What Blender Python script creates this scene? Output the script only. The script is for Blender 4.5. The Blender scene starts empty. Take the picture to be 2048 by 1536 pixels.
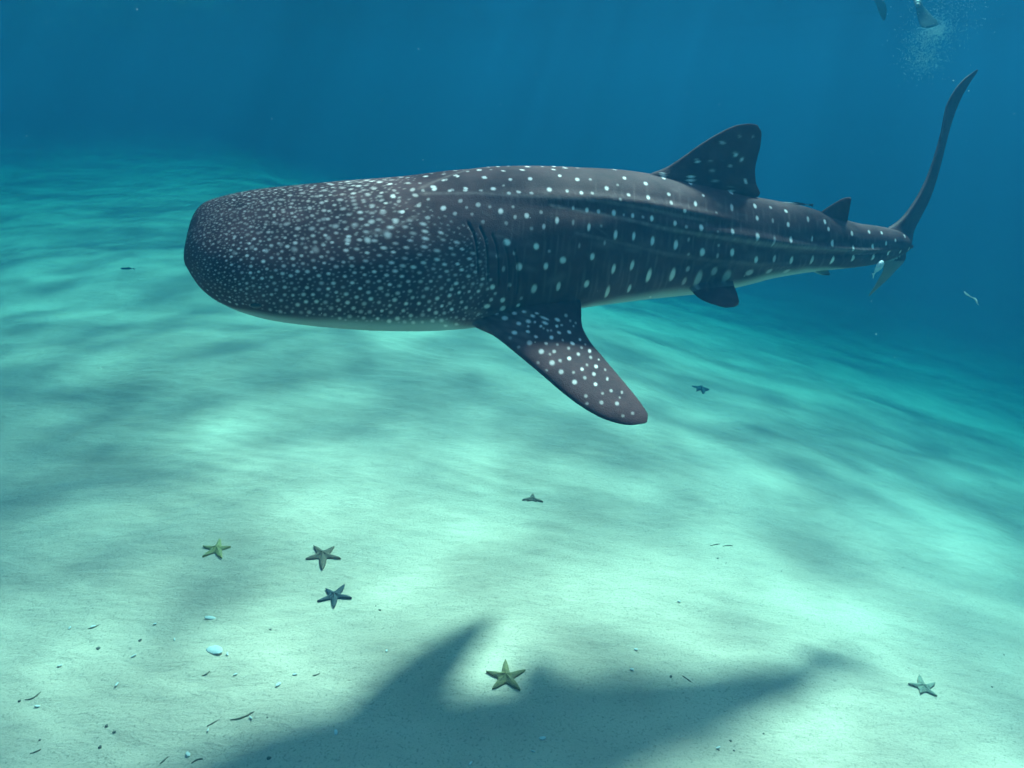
import bpy, bmesh, math, random
import numpy as np
from mathutils import Vector, Matrix
from mathutils.kdtree import KDTree
from mathutils.bvhtree import BVHTree

rng = np.random.default_rng(7)
random.seed(7)
scene = bpy.context.scene
col = scene.collection

# ------------------------------------------------------------------ camera
CAM_Z = 3.8
PITCH = math.radians(21.9)
FPX = 1462.0                      # focal length in pixels of the 2048-wide photo
cam_data = bpy.data.cameras.new('camera')
cam_data.sensor_width = 36.0
cam_data.lens = FPX / 2048.0 * 36.0
cam_data.clip_start = 0.05
cam_data.clip_end = 500.0
cam = bpy.data.objects.new('camera', cam_data)
col.objects.link(cam)
cam.location = (0, 0, CAM_Z)
cam.rotation_euler = (math.pi / 2 - PITCH, 0, 0)
scene.camera = cam

# ------------------------------------------------------------------ light
SUN_ELEV = math.radians(50)
SUN_AZ = math.radians(27)         # measured from +Y towards +X: behind the shark
world = bpy.data.worlds.new('World')
scene.world = world
world.use_nodes = True
wn = world.node_tree
bg = wn.nodes['Background']
sky = wn.nodes.new('ShaderNodeTexSky')
sky.sky_type = 'NISHITA'
sky.sun_disc = False
sky.sun_elevation = SUN_ELEV
sky.sun_rotation = SUN_AZ
wn.links.new(sky.outputs['Color'], bg.inputs['Color'])
bg.inputs['Strength'].default_value = 0.15

sun_data = bpy.data.lights.new('sun', 'SUN')
sun_data.energy = 5.0
sun_data.angle = math.radians(5.2)   # spread by the rippled water surface
sun_data.color = (1.0, 0.79, 0.74)
sun = bpy.data.objects.new('sun', sun_data)
col.objects.link(sun)
to_sun = Vector((math.sin(SUN_AZ) * math.cos(SUN_ELEV), math.cos(SUN_AZ) * math.cos(SUN_ELEV), math.sin(SUN_ELEV)))
sun.rotation_euler = to_sun.to_track_quat('Z', 'Y').to_euler()
sun.location = to_sun * 30

scene.view_settings.view_transform = 'Standard'
scene.view_settings.look = 'None'
scene.view_settings.gamma = 1.0
scene.view_settings.exposure = 2.25
cy = scene.cycles
cy.use_denoising = True
cy.volume_bounces = 1
cy.use_adaptive_sampling = True
cy.adaptive_threshold = 0.03
cy.max_bounces = 4
cy.diffuse_bounces = 2
cy.glossy_bounces = 2
cy.transparent_max_bounces = 12
cy.sample_clamp_indirect = 4.0

# ------------------------------------------------------------------ helpers
cp, sp_ = math.cos(PITCH), math.sin(PITCH)
CAM = np.array([0, 0, CAM_Z])
RGT = np.array([1.0, 0, 0]); FWD = np.array([0, cp, -sp_]); UPV = np.array([0, sp_, cp])

def P(u, v, d):
    """world point seen at photo pixel (u, v) at depth d along the view axis"""
    u = np.asarray(u, float); v = np.asarray(v, float); d = np.asarray(d, float)
    xc = (u - 1024) / FPX; yc = (768 - v) / FPX
    return CAM + d[..., None] * (xc[..., None] * RGT + yc[..., None] * UPV + FWD)

def proj(p):
    q = np.asarray(p) - CAM
    d = q @ FWD
    return 1024 + FPX * (q @ RGT) / d, 768 - FPX * (q @ UPV) / d

def vnoise(x, y, seed=0):
    """smooth value noise"""
    r = np.random.default_rng(seed).random((256, 256))
    xi = np.floor(x).astype(int); yi = np.floor(y).astype(int)
    fx = x - xi; fy = y - yi
    fx = fx * fx * (3 - 2 * fx); fy = fy * fy * (3 - 2 * fy)
    a = r[xi % 256, yi % 256]; b = r[(xi + 1) % 256, yi % 256]
    c = r[xi % 256, (yi + 1) % 256]; d = r[(xi + 1) % 256, (yi + 1) % 256]
    return (a * (1 - fx) + b * fx) * (1 - fy) + (c * (1 - fx) + d * fx) * fy - 0.5

def pchip(x, y, xq):
    x = np.asarray(x, float); y = np.asarray(y, float)
    h = np.diff(x); dl = np.diff(y) / h
    m = np.zeros_like(y)
    w1 = 2 * h[1:] + h[:-1]; w2 = h[1:] + 2 * h[:-1]
    same = dl[:-1] * dl[1:] > 0
    with np.errstate(divide='ignore', invalid='ignore'):
        hm = (w1 + w2) / (w1 / dl[:-1] + w2 / dl[1:])
    m[1:-1] = np.where(same, hm, 0)
    m[0] = dl[0]; m[-1] = dl[-1]
    i = np.clip(np.searchsorted(x, xq) - 1, 0, len(h) - 1)
    t = (xq - x[i]) / h[i]
    return ((2*t**3 - 3*t**2 + 1) * y[i] + (t**3 - 2*t**2 + t) * h[i] * m[i]
            + (-2*t**3 + 3*t**2) * y[i+1] + (t**3 - t**2) * h[i] * m[i+1])

def sstep(a, b, x):
    t = np.clip((x - a) / (b - a), 0, 1)
    return t * t * (3 - 2 * t)

def mesh_obj(name, verts, faces, mat, parent=None, smooth=True):
    me = bpy.data.meshes.new(name)
    if isinstance(faces, np.ndarray) or len(faces) > 20000:
        verts = np.asarray(verts, np.float32)
        lens_ = np.full(len(faces), faces.shape[1], np.int32) if isinstance(faces, np.ndarray) else np.array([len(f) for f in faces], np.int32)
        flat = np.asarray(faces, np.int32).reshape(-1) if isinstance(faces, np.ndarray) else np.fromiter((i for f in faces for i in f), np.int32)
        me.vertices.add(len(verts)); me.vertices.foreach_set('co', verts.reshape(-1))
        me.loops.add(len(flat)); me.loops.foreach_set('vertex_index', flat)
        me.polygons.add(len(lens_)); me.polygons.foreach_set('loop_start', np.concatenate([[0], np.cumsum(lens_)[:-1]]).astype(np.int32))
        me.update(calc_edges=True)
    else:
        me.from_pydata([tuple(map(float, v)) for v in verts], [], [tuple(map(int, f)) for f in faces])
    me.validate()
    if smooth:
        me.polygons.foreach_set('use_smooth', [True] * len(me.polygons))
    if mat: me.materials.append(mat)
    o = bpy.data.objects.new(name, me)
    col.objects.link(o)
    if parent: o.parent = parent
    return o

def tag(o, label=None, cat=None, group=None, kind=None):
    if label: o['label'] = label
    if cat: o['category'] = cat
    if group: o['group'] = group
    if kind: o['kind'] = kind
    return o

def grid_faces(ns, nt, closed=True):
    i = np.arange(ns - 1)[:, None]; j = np.arange(nt if closed else nt - 1)[None, :]
    j2 = (j + 1) % nt
    f = np.stack(np.broadcast_arrays(i * nt + j, i * nt + j2, (i + 1) * nt + j2, (i + 1) * nt + j), -1)
    return f.reshape(-1, 4)

class NT:
    def __init__(self, name):
        self.m = bpy.data.materials.new(name); self.m.use_nodes = True
        self.t = self.m.node_tree
        self.b = self.t.nodes.get('Principled BSDF'); self.out = self.t.nodes.get('Material Output')
    def n(self, kind, **kw):
        nd = self.t.nodes.new(kind)
        for k, v in kw.items():
            if k in nd.inputs: nd.inputs[k].default_value = v
            else: setattr(nd, k, v)
        return nd
    def l(self, a, b): self.t.links.new(a, b)
    def mix(self, fac, a, b):
        nd = self.t.nodes.new('ShaderNodeMix'); nd.data_type = 'RGBA'
        for s, v in ((0, fac), (6, a), (7, b)):
            if hasattr(v, 'is_linked'): self.l(v, nd.inputs[s])
            else: nd.inputs[s].default_value = v if s == 0 else (*v, 1)
        return nd.outputs[2]
    def ramp(self, fac, stops):
        nd = self.t.nodes.new('ShaderNodeValToRGB'); e = nd.color_ramp.elements
        while len(e) < len(stops): e.new(0.5)
        for k, (p, c) in enumerate(stops):
            e[k].position = p; e[k].color = (c, c, c, 1) if isinstance(c, (int, float)) else (*c, 1)
        self.l(fac, nd.inputs[0]); return nd.outputs[0]
    def math(self, op, a, b=None):
        nd = self.t.nodes.new('ShaderNodeMath'); nd.operation = op
        for s, v in ((0, a), (1, b)):
            if v is None: continue
            if hasattr(v, 'is_linked'): self.l(v, nd.inputs[s])
            else: nd.inputs[s].default_value = v
        return nd.outputs[0]
    def bump(self, h, strength, dist):
        nd = self.t.nodes.new('ShaderNodeBump'); nd.inputs['Strength'].default_value = strength; nd.inputs['Distance'].default_value = dist
        self.l(h, nd.inputs['Height']); self.l(nd.outputs[0], self.b.inputs['Normal'])

def simple_mat(name, c, rough=0.7, c2=None, scale=20.0, spec=0.3):
    k = NT(name)
    tc = k.n('ShaderNodeTexCoord')
    nz = k.n('ShaderNodeTexNoise', Scale=scale, Detail=5.0)
    k.l(tc.outputs['Object'], nz.inputs['Vector'])
    f = k.ramp(nz.outputs[0], [(0.3, 0.0), (0.7, 1.0)])
    k.l(k.mix(f, c, c2 or tuple(x * 0.7 for x in c)), k.b.inputs['Base Color'])
    k.b.inputs['Roughness'].default_value = rough
    k.b.inputs['Specular IOR Level'].default_value = spec
    k.bump(nz.outputs[0], 0.3, 0.004)
    return k.m

# ------------------------------------------------------------------ seabed
def ground(x, y):
    x = np.asarray(x, float); y = np.asarray(y, float)
    g = 0.62 * x + 0.30 * (y - 6) - 1.2
    drop = 0.46 * np.log1p(np.exp(np.clip(g * 1.1, -30, 30))) / 1.1
    drop = 14 * np.tanh(drop / 14)
    z = -drop
    z += 0.022 * vnoise(x / 0.37 + 3, y / 0.30 + 21, 12) + 0.008 * vnoise(x / 0.13 + 3, y / 0.11 + 2, 13)
    z += 0.16 * vnoise(x / 2.6 + 40, y / 2.2 + 17, 3) + 0.07 * vnoise(x / 1.1 + 9, y / 0.8 + 60, 4)
    # low current ripples, crests wandering across the slope
    w = y + 0.35 * x + 0.55 * vnoise(x / 1.3 + 5, y / 1.3 + 80, 5)
    amp = 0.5 + vnoise(x / 1.7 + 30, y / 1.2 + 3, 6)
    z += 0.006 * np.clip(amp, 0, 1) * np.sin(w * 2 * math.pi / 0.30)
    w2 = y * 0.9 - 0.45 * x + 0.4 * vnoise(x / 0.9 + 11, y / 0.9 + 8, 8)
    z += 0.003 * np.sin(w2 * 2 * math.pi / 0.17) * np.clip(0.5 + 1.4 * vnoise(x / 0.9, y / 0.7 + 23, 9), 0, 1)
    return z

def ground_hit(u, v):
    r = P(u, v, 1.0) - CAM
    lo, hi = 1.0, 60.0
    for _ in range(50):
        m = 0.5 * (lo + hi); p = CAM + r * m
        if p[2] > ground(p[0], p[1]): lo = m
        else: hi = m
    return CAM + r * lo

def warp(n, near, far):
    t = np.linspace(-1, 1, n)
    return near * t + (far - near) * np.sign(t) * np.abs(t) ** 7
gx = warp(620, 13, 130); gy = 7 + warp(620, 11, 130)
GX, GY = np.meshgrid(gx, gy)
GZ = ground(GX, GY)
k = NT('sand')
tc = k.n('ShaderNodeTexCoord')
n1 = k.n('ShaderNodeTexNoise', Scale=1.3, Detail=6.0); n2 = k.n('ShaderNodeTexNoise', Scale=55.0, Detail=6.0, Roughness=0.7)
n3 = k.n('ShaderNodeTexVoronoi', Scale=9.0)
for q in (n1, n2, n3): k.l(tc.outputs['Object'], q.inputs['Vector'])
base = k.mix(k.ramp(n1.outputs[0], [(0.35, 0.0), (0.65, 1.0)]), (0.82, 0.60, 0.45), (0.66, 0.48, 0.36))
grain = k.mix(k.ramp(n2.outputs[0], [(0.32, 1.0), (0.46, 0.0)]), base, (0.38, 0.30, 0.22))
speck = k.ramp(n3.outputs['Distance'], [(0.03, 1.0), (0.07, 0.0)])
k.l(k.mix(k.math('MULTIPLY', speck, 0.45), grain, (0.22, 0.21, 0.17)), k.b.inputs['Base Color'])
k.b.inputs['Roughness'].default_value = 0.95
k.b.inputs['Specular IOR Level'].default_value = 0.1
mp = k.n('ShaderNodeMapping'); mp.inputs['Scale'].default_value = (2.6, 5.5, 4.0); mp.inputs['Rotation'].default_value = (0, 0, 0.35)
k.l(tc.outputs['Object'], mp.inputs['Vector'])
n4 = k.n('ShaderNodeTexNoise', Scale=1.6, Detail=7.0, Roughness=0.58, Distortion=0.3)
k.l(mp.outputs[0], n4.inputs['Vector'])
k.bump(k.math('ADD', n4.outputs[0], k.math('MULTIPLY', n2.outputs[0], 0.10)), 0.45, 0.06)
sand = k.m
seabed = mesh_obj('seabed', np.stack([GX, GY, GZ], -1).reshape(-1, 3), grid_faces(620, 620, False), sand)
tag(seabed, kind='structure')

# ------------------------------------------------------------------ water: surface above, tinted volume around
SURF = CAM_Z + 1.95
n = 160
wx = warp(n, 20, 150); WX, WY = np.meshgrid(wx, wx + 6)
WZ = SURF + 0.12 + 0.05 * np.sin(WX * 1.1 + 0.6 * WY) + 0.06 * vnoise(WX / 1.4 + 70, WY / 1.9 + 70, 21)
k = NT('water_surface')
k.t.nodes.remove(k.b)
tc = k.n('ShaderNodeTexCoord')
mp = k.n('ShaderNodeMapping'); mp.inputs['Rotation'].default_value = (0, 0, 0.3); mp.inputs['Scale'].default_value = (0.75, 1.15, 1.0)
k.l(tc.outputs['Object'], mp.inputs['Vector'])
na = k.n('ShaderNodeTexNoise', Scale=2.0, Detail=3.0, Roughness=0.55, Distortion=0.9)
k.l(mp.outputs[0], na.inputs['Vector'])
nb = k.n('ShaderNodeTexNoise', Scale=0.28, Detail=1.0)
k.l(mp.outputs[0], nb.inputs['Vector'])
ca = k.math('ADD', k.math('MULTIPLY', na.outputs[0], 0.72), k.math('MULTIPLY', nb.outputs[0], 0.28))
lens = k.ramp(ca, [(0.41, 0.10), (0.47, 0.32), (0.53, 0.72), (0.59, 0.97)])  # patchy tint stands in for wave focusing, casts the caustic light patches
tr = k.n('ShaderNodeBsdfTransparent'); k.l(lens, tr.inputs['Color'])
gl = k.n('ShaderNodeBsdfGlossy', Roughness=0.12)
fr = k.n('ShaderNodeFresnel', IOR=1.33)
mx = k.n('ShaderNodeMixShader'); k.l(fr.outputs[0], mx.inputs[0]); k.l(tr.outputs[0], mx.inputs[1]); k.l(gl.outputs[0], mx.inputs[2])
k.l(mx.outputs[0], k.out.inputs['Surface'])
surf = mesh_obj('water_surface', np.stack([WX, WY, WZ], -1).reshape(-1, 3), grid_faces(n, n, False), k.m)
tag(surf, kind='structure')

k = NT('water_volume')
k.t.nodes.remove(k.b)
pv = k.n('ShaderNodeVolumePrincipled')
pv.inputs['Density'].default_value = 0.060
pv.inputs['Color'].default_value = (0.012, 0.108, 0.220, 1)
pv.inputs['Absorption Color'].default_value = (0.0, 0.0, 0.0, 1)
pv.inputs['Anisotropy'].default_value = 0.25
ab = k.n('ShaderNodeVolumeAbsorption'); ab.inputs['Color'].default_value = (0, 1, 1, 1); ab.inputs['Density'].default_value = 0.092
ad = k.n('ShaderNodeAddShader')
k.l(pv.outputs[0], ad.inputs[0]); k.l(ab.outputs[0], ad.inputs[1]); k.l(ad.outputs[0], k.out.inputs['Volume'])
zb = float(GZ.min()) - 1.0
bv = [(x, y, z) for z in (zb, SURF) for x, y in ((-125, -115), (125, -115), (125, 130), (-125, 130))]
haze = mesh_obj('haze', bv, [(3, 2, 1, 0), (4, 5, 6, 7), (0, 1, 5, 4), (1, 2, 6, 5), (2, 3, 7, 6), (3, 0, 4, 7)], k.m, smooth=False)
tag(haze, kind='stuff')

# ------------------------------------------------------------------ whale shark
ST = np.array([   # photo column, top of the back, underside
    (371.5, 482, 484), (371.8, 470, 497), (372.6, 456, 511), (375, 441, 528), (380, 427, 546), (392, 413, 566), (412, 402, 588), (445, 392, 610),
    (490, 382, 628), (540, 375, 641), (620, 367, 652), (700, 360, 659), (760, 356, 662), (820, 351, 663), (880, 343, 662), (940, 337, 657),
    (1000, 335, 647), (1080, 334, 634), (1165, 335, 616), (1230, 338, 607), (1300, 347, 598), (1360, 358, 592), (1420, 372, 586), (1480, 388, 574),
    (1540, 399, 558), (1600, 410, 547), (1660, 430, 540), (1710, 445, 535), (1750, 451, 529), (1785, 457, 518), (1808, 468, 508), (1820, 482, 499), (1824, 489, 492)], float)
tt = np.concatenate([[0], np.cumsum(np.sqrt(np.diff(ST[:, 0])**2 + 0.3 * np.diff(ST[:, 1])**2 + 0.3 * np.diff(ST[:, 2])**2))])
def shark_depth(x):
    return pchip([371, 560, 750, 1000, 1300, 1550, 1700, 1780, 1825], [4.38, 4.61, 4.84, 5.12, 5.48, 5.85, 6.12, 6.32, 6.50], x)
def build_body(ns, nt, fit=None):
    q = np.linspace(0, 1, ns)
    t = tt[-1] * (q + 0.04 * np.sin(np.pi * q) * (q - 1))
    x = pchip(tt, ST[:, 0], t); top = pchip(tt, ST[:, 1], t); bot = pchip(tt, ST[:, 2], t)
    if fit is not None:
        top = top + np.interp(q, fit[0], fit[1]); bot = bot + np.interp(q, fit[0], fit[2])
    d = shark_depth(x)
    c = P(x, (top + bot) / 2, d)
    xs = np.linspace(371.5, 1824, 60); ctr = P(xs, np.interp(xs, ST[:, 0], (ST[:, 1] + ST[:, 2]) / 2), shark_depth(xs))
    for _ in range(6): ctr[1:-1] = (ctr[:-2] + 2 * ctr[1:-1] + ctr[2:]) / 4
    tg = np.gradient(ctr, axis=0); tg = np.stack([np.interp(x, xs, tg[:, k_]) for k_ in range(3)], -1)
    tg /= np.linalg.norm(tg, axis=1)[:, None]
    S = np.cross(tg, [0, 0, 1]); S /= np.linalg.norm(S, axis=1)[:, None]      # towards the camera side
    U = np.cross(S, tg)
    roll = np.radians(np.interp(x, [371, 700, 1100, 1825], [24, 22, 15, 8]))
    S2 = S * np.cos(roll)[:, None] - U * np.sin(roll)[:, None]
    U2 = U * np.cos(roll)[:, None] + S * np.sin(roll)[:, None]
    wr = np.interp(x, [371, 430, 600, 800, 1000, 1250, 1500, 1700, 1825], [2.3, 2.1, 1.9, 1.55, 1.2, 1.02, 0.98, 0.95, 0.8])
    th = np.linspace(0, 2 * math.pi, nt, endpoint=False)
    hd = np.interp(x, [371, 700, 1000], [1, 0.8, 0])[:, None]
    e = 2.0 + 0.35 * hd
    cs, sn = np.cos(th)[None], np.sin(th)[None]
    yy = np.sign(sn) * np.abs(sn) ** (2 / e); zz = np.sign(cs) * np.abs(cs) ** (2 / e)
    body = 1 - hd
    yy = yy * (1 + 0.10 * body * np.clip(-zz, 0, 1) - 0.10 * body * np.clip(zz, 0, 1) ** 2)   # fuller below, narrower back
    zz = np.where(zz < 0, zz * (0.92 + 0.08 * hd), zz)
    off = (wr[:, None] * yy)[..., None] * S2[:, None] + zz[..., None] * U2[:, None]
    vv = off @ UPV
    px = FPX / d
    sc = (bot - top) / ((vv.max(1) - vv.min(1)) * px)
    shift = -(vv.max(1) + vv.min(1)) / 2 * sc
    c2 = c + shift[:, None] * UPV
    pts = c2[:, None] + off * sc[:, None, None]
    return dict(q=q, x=x, c=c2, S=S2, U=U2, T=tg, th=th, pts=pts, off=off, sc=sc, wr=wr)
# let the projected silhouette settle on the measured one
fq = np.linspace(0, 1, 120); fa = np.zeros(120); fb = np.zeros(120)
for it in range(8):
    B = build_body(120, 90, (fq, fa, fb))
    u, v = proj(B['pts'])
    xs = np.linspace(374, 1820, 260)
    tb = np.full(260, np.inf); bb = np.full(260, -np.inf)
    for j in range(90):
        o = np.argsort(u[:, j]); vj = np.interp(xs, u[o, j], v[o, j], left=np.nan, right=np.nan)
        tb = np.fmin(tb, vj); bb = np.fmax(bb, vj)
    w_t = np.interp(xs, ST[:, 0], ST[:, 1]); w_b = np.interp(xs, ST[:, 0], ST[:, 2])
    # which section makes the top / underside at a column
    it_ = np.argmin(v, 1); ib_ = np.argmax(v, 1); ar = np.arange(120)
    fa += 0.5 * np.clip(np.interp(u[ar, it_], xs, w_t - tb), -15, 15) * (B['x'] > 385)
    fb += 0.5 * np.clip(np.interp(u[ar, ib_], xs, w_b - bb), -15, 15) * (B['x'] > 385)
    ker = np.array([1, 2, 3, 2, 1]) / 9
    fa = np.convolve(np.pad(fa, 2, mode='edge'), ker, 'valid'); fb = np.convolve(np.pad(fb, 2, mode='edge'), ker, 'valid')
NS, NTH = 1000, 400
B = build_body(NS, NTH, (fq, fa, fb))
u, v = proj(B['pts'])
disp = np.zeros((NS, NTH))
RIDGES = [([(820, 388), (950, 387), (1060, 393), (1160, 398), (1230, 407), (1300, 420), (1345, 430), (1400, 440), (1450, 448)], 0.017, 0.085),
          ([(1080, 408), (1200, 429), (1260, 441), (1330, 458), (1400, 470), (1460, 479), (1520, 488), (1600, 496), (1700, 501), (1800, 497)], 0.024, 0.10),
          ([(1130, 462), (1240, 487), (1330, 508), (1420, 522), (1520, 530), (1620, 526)], 0.013, 0.10)]
half = NTH // 2
for pts_, amp, sg in RIDGES:
    pts_ = np.array(pts_, float)
    yt = np.interp(B['x'], pts_[:, 0], pts_[:, 1], left=np.nan, right=np.nan)
    a = amp * sstep(pts_[0, 0], pts_[0, 0] + 380, B['x']) * (1 - sstep(pts_[-1, 0] - 110, pts_[-1, 0], B['x']))
    for i in np.where(np.isfinite(yt))[0]:
        vi = v[i, :half]; j0 = int(np.argmin(vi)); seg = vi[j0:]
        j1 = j0 + int(np.argmin(np.abs(seg - yt[i])))
        t0 = B['th'][j1]
        dth = B['th'][:half + 1] - t0
        prof = a[i] * (np.exp(-(dth / sg) ** 2) - 0.45 * np.exp(-((dth - 2.0 * sg) / (1.1 * sg)) ** 2))
        disp[i, :half + 1] += prof
        disp[i, half + 1:] += prof[1:half][::-1]
dirn = B['off'] / np.linalg.norm(B['off'], axis=-1, keepdims=True)
PTS = B['pts'] + dirn * disp[..., None]

def closed_loft(P3):
    ns, nt = P3.shape[:2]
    V = np.concatenate([P3.reshape(-1, 3), P3[0].mean(0, keepdims=True), P3[-1].mean(0, keepdims=True)])
    F = [tuple(f[::-1]) for f in grid_faces(ns, nt)]
    a, b = ns * nt, ns * nt + 1
    F += [(a, j, (j + 1) % nt) for j in range(nt)]
    F += [(b, (ns - 1) * nt + (j + 1) % nt, (ns - 1) * nt + j) for j in range(nt)]
    return V, F

def resample(pl, nn):
    pl = np.array(pl, float)
    t = np.concatenate([[0], np.cumsum(np.linalg.norm(np.diff(pl[:, :2], axis=0), axis=1))]); t /= t[-1]
    q = np.linspace(0, 1, nn)
    return np.stack([pchip(t, pl[:, k_], q) for k_ in range(pl.shape[1])], -1)

def fin3(L, T, thick, nn=70, mm=34, flare=1.6, world=False):
    """solid fin between a leading and a trailing edge (photo pixel + depth, or world points)"""
    L = resample(L, nn); T = resample(T, nn)
    if not world:
        L = P(L[:, 0], L[:, 1], L[:, 2]); T = P(T[:, 0], T[:, 1], T[:, 2])
    cc = (1 - np.cos(np.linspace(0, math.pi, mm))) / 2
    mid = (L + T) / 2
    span = np.gradient(mid, axis=0); ch = T - L
    chl = np.linalg.norm(ch, axis=1)
    N = np.cross(span, ch); N /= np.linalg.norm(N, axis=1)[:, None] + 1e-9
    for _ in range(3): N[1:-1] = (N[:-2] + N[1:-1] + N[2:]) / 3
    N /= np.linalg.norm(N, axis=1)[:, None]
    s = np.linspace(0, 1, nn)
    th = thick * (1 - 0.75 * s) * (1 + flare * np.exp(-s / 0.10)) * np.clip(chl / (chl.max() * 0.35), 0.08, 1)
    prof = 2.0 * np.sqrt(cc) * (1 - cc) + 0.02; prof[0] = 0.0; prof[-1] = 0.0
    up = L[:, None] + ch[:, None] * cc[None, :, None] + (N * th[:, None])[:, None] * prof[None, :, None]
    dn = L[:, None] + ch[:, None] * cc[None, :, None] - (N * th[:, None])[:, None] * prof[None, :, None]
    ring = np.concatenate([up, dn[:, -2:0:-1]], 1)
    return closed_loft(ring)

D = shark_depth
fins = []
# first dorsal: rooted inside the back, tip leaning slightly towards the camera with the roll
dd = lambda x, v_: float(D(np.array(float(x)))) - 0.23 - 0.0008 * (380 - v_)
fins.append(fin3([(x, y, dd(x, y)) for x, y in [(1270, 392), (1297, 350), (1330, 336), (1362, 316), (1400, 289), (1440, 265), (1475, 250), (1500, 247), (1512, 249)]],
                 [(x, y, dd(1450, y)+0.10) for x, y in [(1490, 450), (1506, 402), (1520, 386), (1512, 366), (1510, 342), (1514, 318), (1521, 290), (1523, 266), (1516, 251)]], 0.06, flare=2.6))
fins.append(fin3([(x, y, dd(x, y)) for x, y in [(1625, 438), (1650, 418), (1672, 404), (1688, 396), (1700, 394)]],
                 [(x, y, dd(1690, y)) for x, y in [(1680, 462), (1694, 446), (1697, 430), (1700, 412), (1703, 397)]], 0.03, flare=2.2))
# near pectoral, swept down and out towards the camera
PL = [(930, 600, 4.86), (943, 645, 4.70), (985, 668, 4.60), (1030, 703, 4.50), (1080, 745, 4.40), (1125, 784, 4.32), (1170, 817, 4.25), (1215, 840, 4.20), (1260, 850, 4.17), (1288, 847, 4.15)]
PT = [(1150, 560, 5.02), (1162, 612, 4.92), (1163, 645, 4.84), (1178, 680, 4.74), (1204, 712, 4.62), (1235, 749, 4.50), (1262, 781, 4.38), (1284, 810, 4.27), (1296, 832, 4.19), (1294, 844, 4.15)]
fins.append(fin3(PL, PT, 0.075, nn=170, mm=110, flare=0.9))
# far pectoral: held out on the other side, away from the camera
def mirror_pts(p):
    i = np.argmin(np.linalg.norm(B['c'][None, ::10] - p[:, None], axis=2), 1) * 10
    S = B['S'][i]; c = B['c'][i]
    return p - 2 * np.sum((p - c) * S, 1, keepdims=True) * S
Lw = np.array(PL); Tw = np.array(PT)
fm = lambda A: mirror_pts(P(A[:, 0], A[:, 1], A[:, 2]))
fins.append(fin3([(940, 545, 5.25), (965, 560, 5.55), (1010, 572, 5.85), (1070, 583, 6.15), (1130, 590, 6.40), (1175, 590, 6.55)],
                 [(1150, 500, 5.25), (1156, 525, 5.50), (1160, 545, 5.80), (1172, 562, 6.10), (1184, 578, 6.38), (1186, 588, 6.54)], 0.075, nn=80, mm=40, flare=0.9))
# pelvic fins
PVL = [(1375, 572, 5.34), (1396, 594, 5.26), (1412, 603, 5.22), (1432, 610, 5.19), (1452, 615, 5.17), (1468, 614, 5.16)]
PVT = [(1465, 560, 5.45), (1470, 577, 5.40), (1474, 586, 5.34), (1476, 594, 5.28), (1478, 603, 5.22), (1476, 610, 5.18)]
fins.append(fin3(PVL, PVT, 0.03))
fins.append(fin3(fm(np.array(PVT)), fm(np.array(PVL)), 0.03, nn=40, mm=24, world=True))
# anal fin
fins.append(fin3([(1612, 530, 5.95), (1628, 544, 5.95), (1645, 550, 5.95), (1655, 551, 5.96)], [(1650, 528, 6.0), (1656, 541, 6.0), (1660, 547, 5.99), (1659, 550, 5.97)], 0.015))
# tail: upper lobe swung away from the camera, lower lobe short
fins.append(fin3([(1740, 478, 6.20), (1772, 458, 6.30), (1800, 442, 6.38), (1828, 408, 6.46), (1853, 362, 6.54), (1871, 312, 6.60), (1884, 262, 6.66), (1892, 216, 6.71), (1909, 181, 6.76), (1932, 155, 6.82), (1954, 139, 6.88)],
                 [(1806, 506, 6.42), (1823, 488, 6.52), (1827, 466, 6.66), (1840, 438, 6.78), (1860, 398, 6.88), (1876, 350, 6.95), (1891, 292, 6.99), (1905, 241, 7.00), (1921, 200, 6.99), (1941, 164, 6.95), (1957, 141, 6.91)], 0.055, nn=120, flare=0.8))
fins.append(fin3([(1762, 508, 6.28), (1768, 534, 6.34), (1756, 562, 6.40), (1737, 591, 6.46)],
                 [(1812, 490, 6.46), (1812, 512, 6.54), (1788, 545, 6.56), (1739, 592, 6.50)], 0.03))

def outward(o):
    bm = bmesh.new(); bm.from_mesh(o.data)
    bmesh.ops.recalc_face_normals(bm, faces=bm.faces)
    bm.to_mesh(o.data); bm.free()
V, F = closed_loft(PTS)
body = mesh_obj('body', V, F, None); outward(body)
fc = bpy.data.collections.new('fin_tmp')
for fv, ff in fins:
    fo = mesh_obj('fin_tmp', fv, ff, None); outward(fo)
    col.objects.unlink(fo); fc.objects.link(fo)
md = body.modifiers.new('u', 'BOOLEAN'); md.operation = 'UNION'; md.operand_type = 'COLLECTION'; md.collection = fc; md.solver = 'MANIFOLD'
dg = bpy.context.evaluated_depsgraph_get()
me = bpy.data.meshes.new_from_object(body.evaluated_get(dg))
print('BODY', len(V), '->', len(me.vertices))
body.modifiers.remove(md)
old = body.data; body.data = me; bpy.data.meshes.remove(old)
for fo in list(fc.objects):
    fm_ = fo.data; bpy.data.objects.remove(fo); bpy.data.meshes.remove(fm_)
bpy.data.collections.remove(fc)
body.data.name = 'body'
me = body.data
me.polygons.foreach_set('use_smooth', [True] * len(me.polygons))
nv = len(me.vertices)
CO = np.empty(nv * 3); me.vertices.foreach_get('co', CO); CO = CO.reshape(-1, 3)
NO = np.empty(nv * 3); me.vertices.foreach_get('normal', NO); NO = NO.reshape(-1, 3)
kd = KDTree(nv)
for i in range(nv): kd.insert(CO[i], i)
kd.balance()
bvh = BVHTree.FromPolygons([Vector(c) for c in CO], [tuple(p.vertices) for p in me.polygons])
spot = np.zeros(nv); faint = np.zeros(nv); groove = np.zeros(nv)

def cast(u_, v_):
    r = P(u_, v_, 1.0) - CAM
    h = bvh.ray_cast(Vector(CAM), Vector(r).normalized(), 30)
    return (np.array(h[0]), np.array(h[1])) if h[0] is not None else (None, None)

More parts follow.
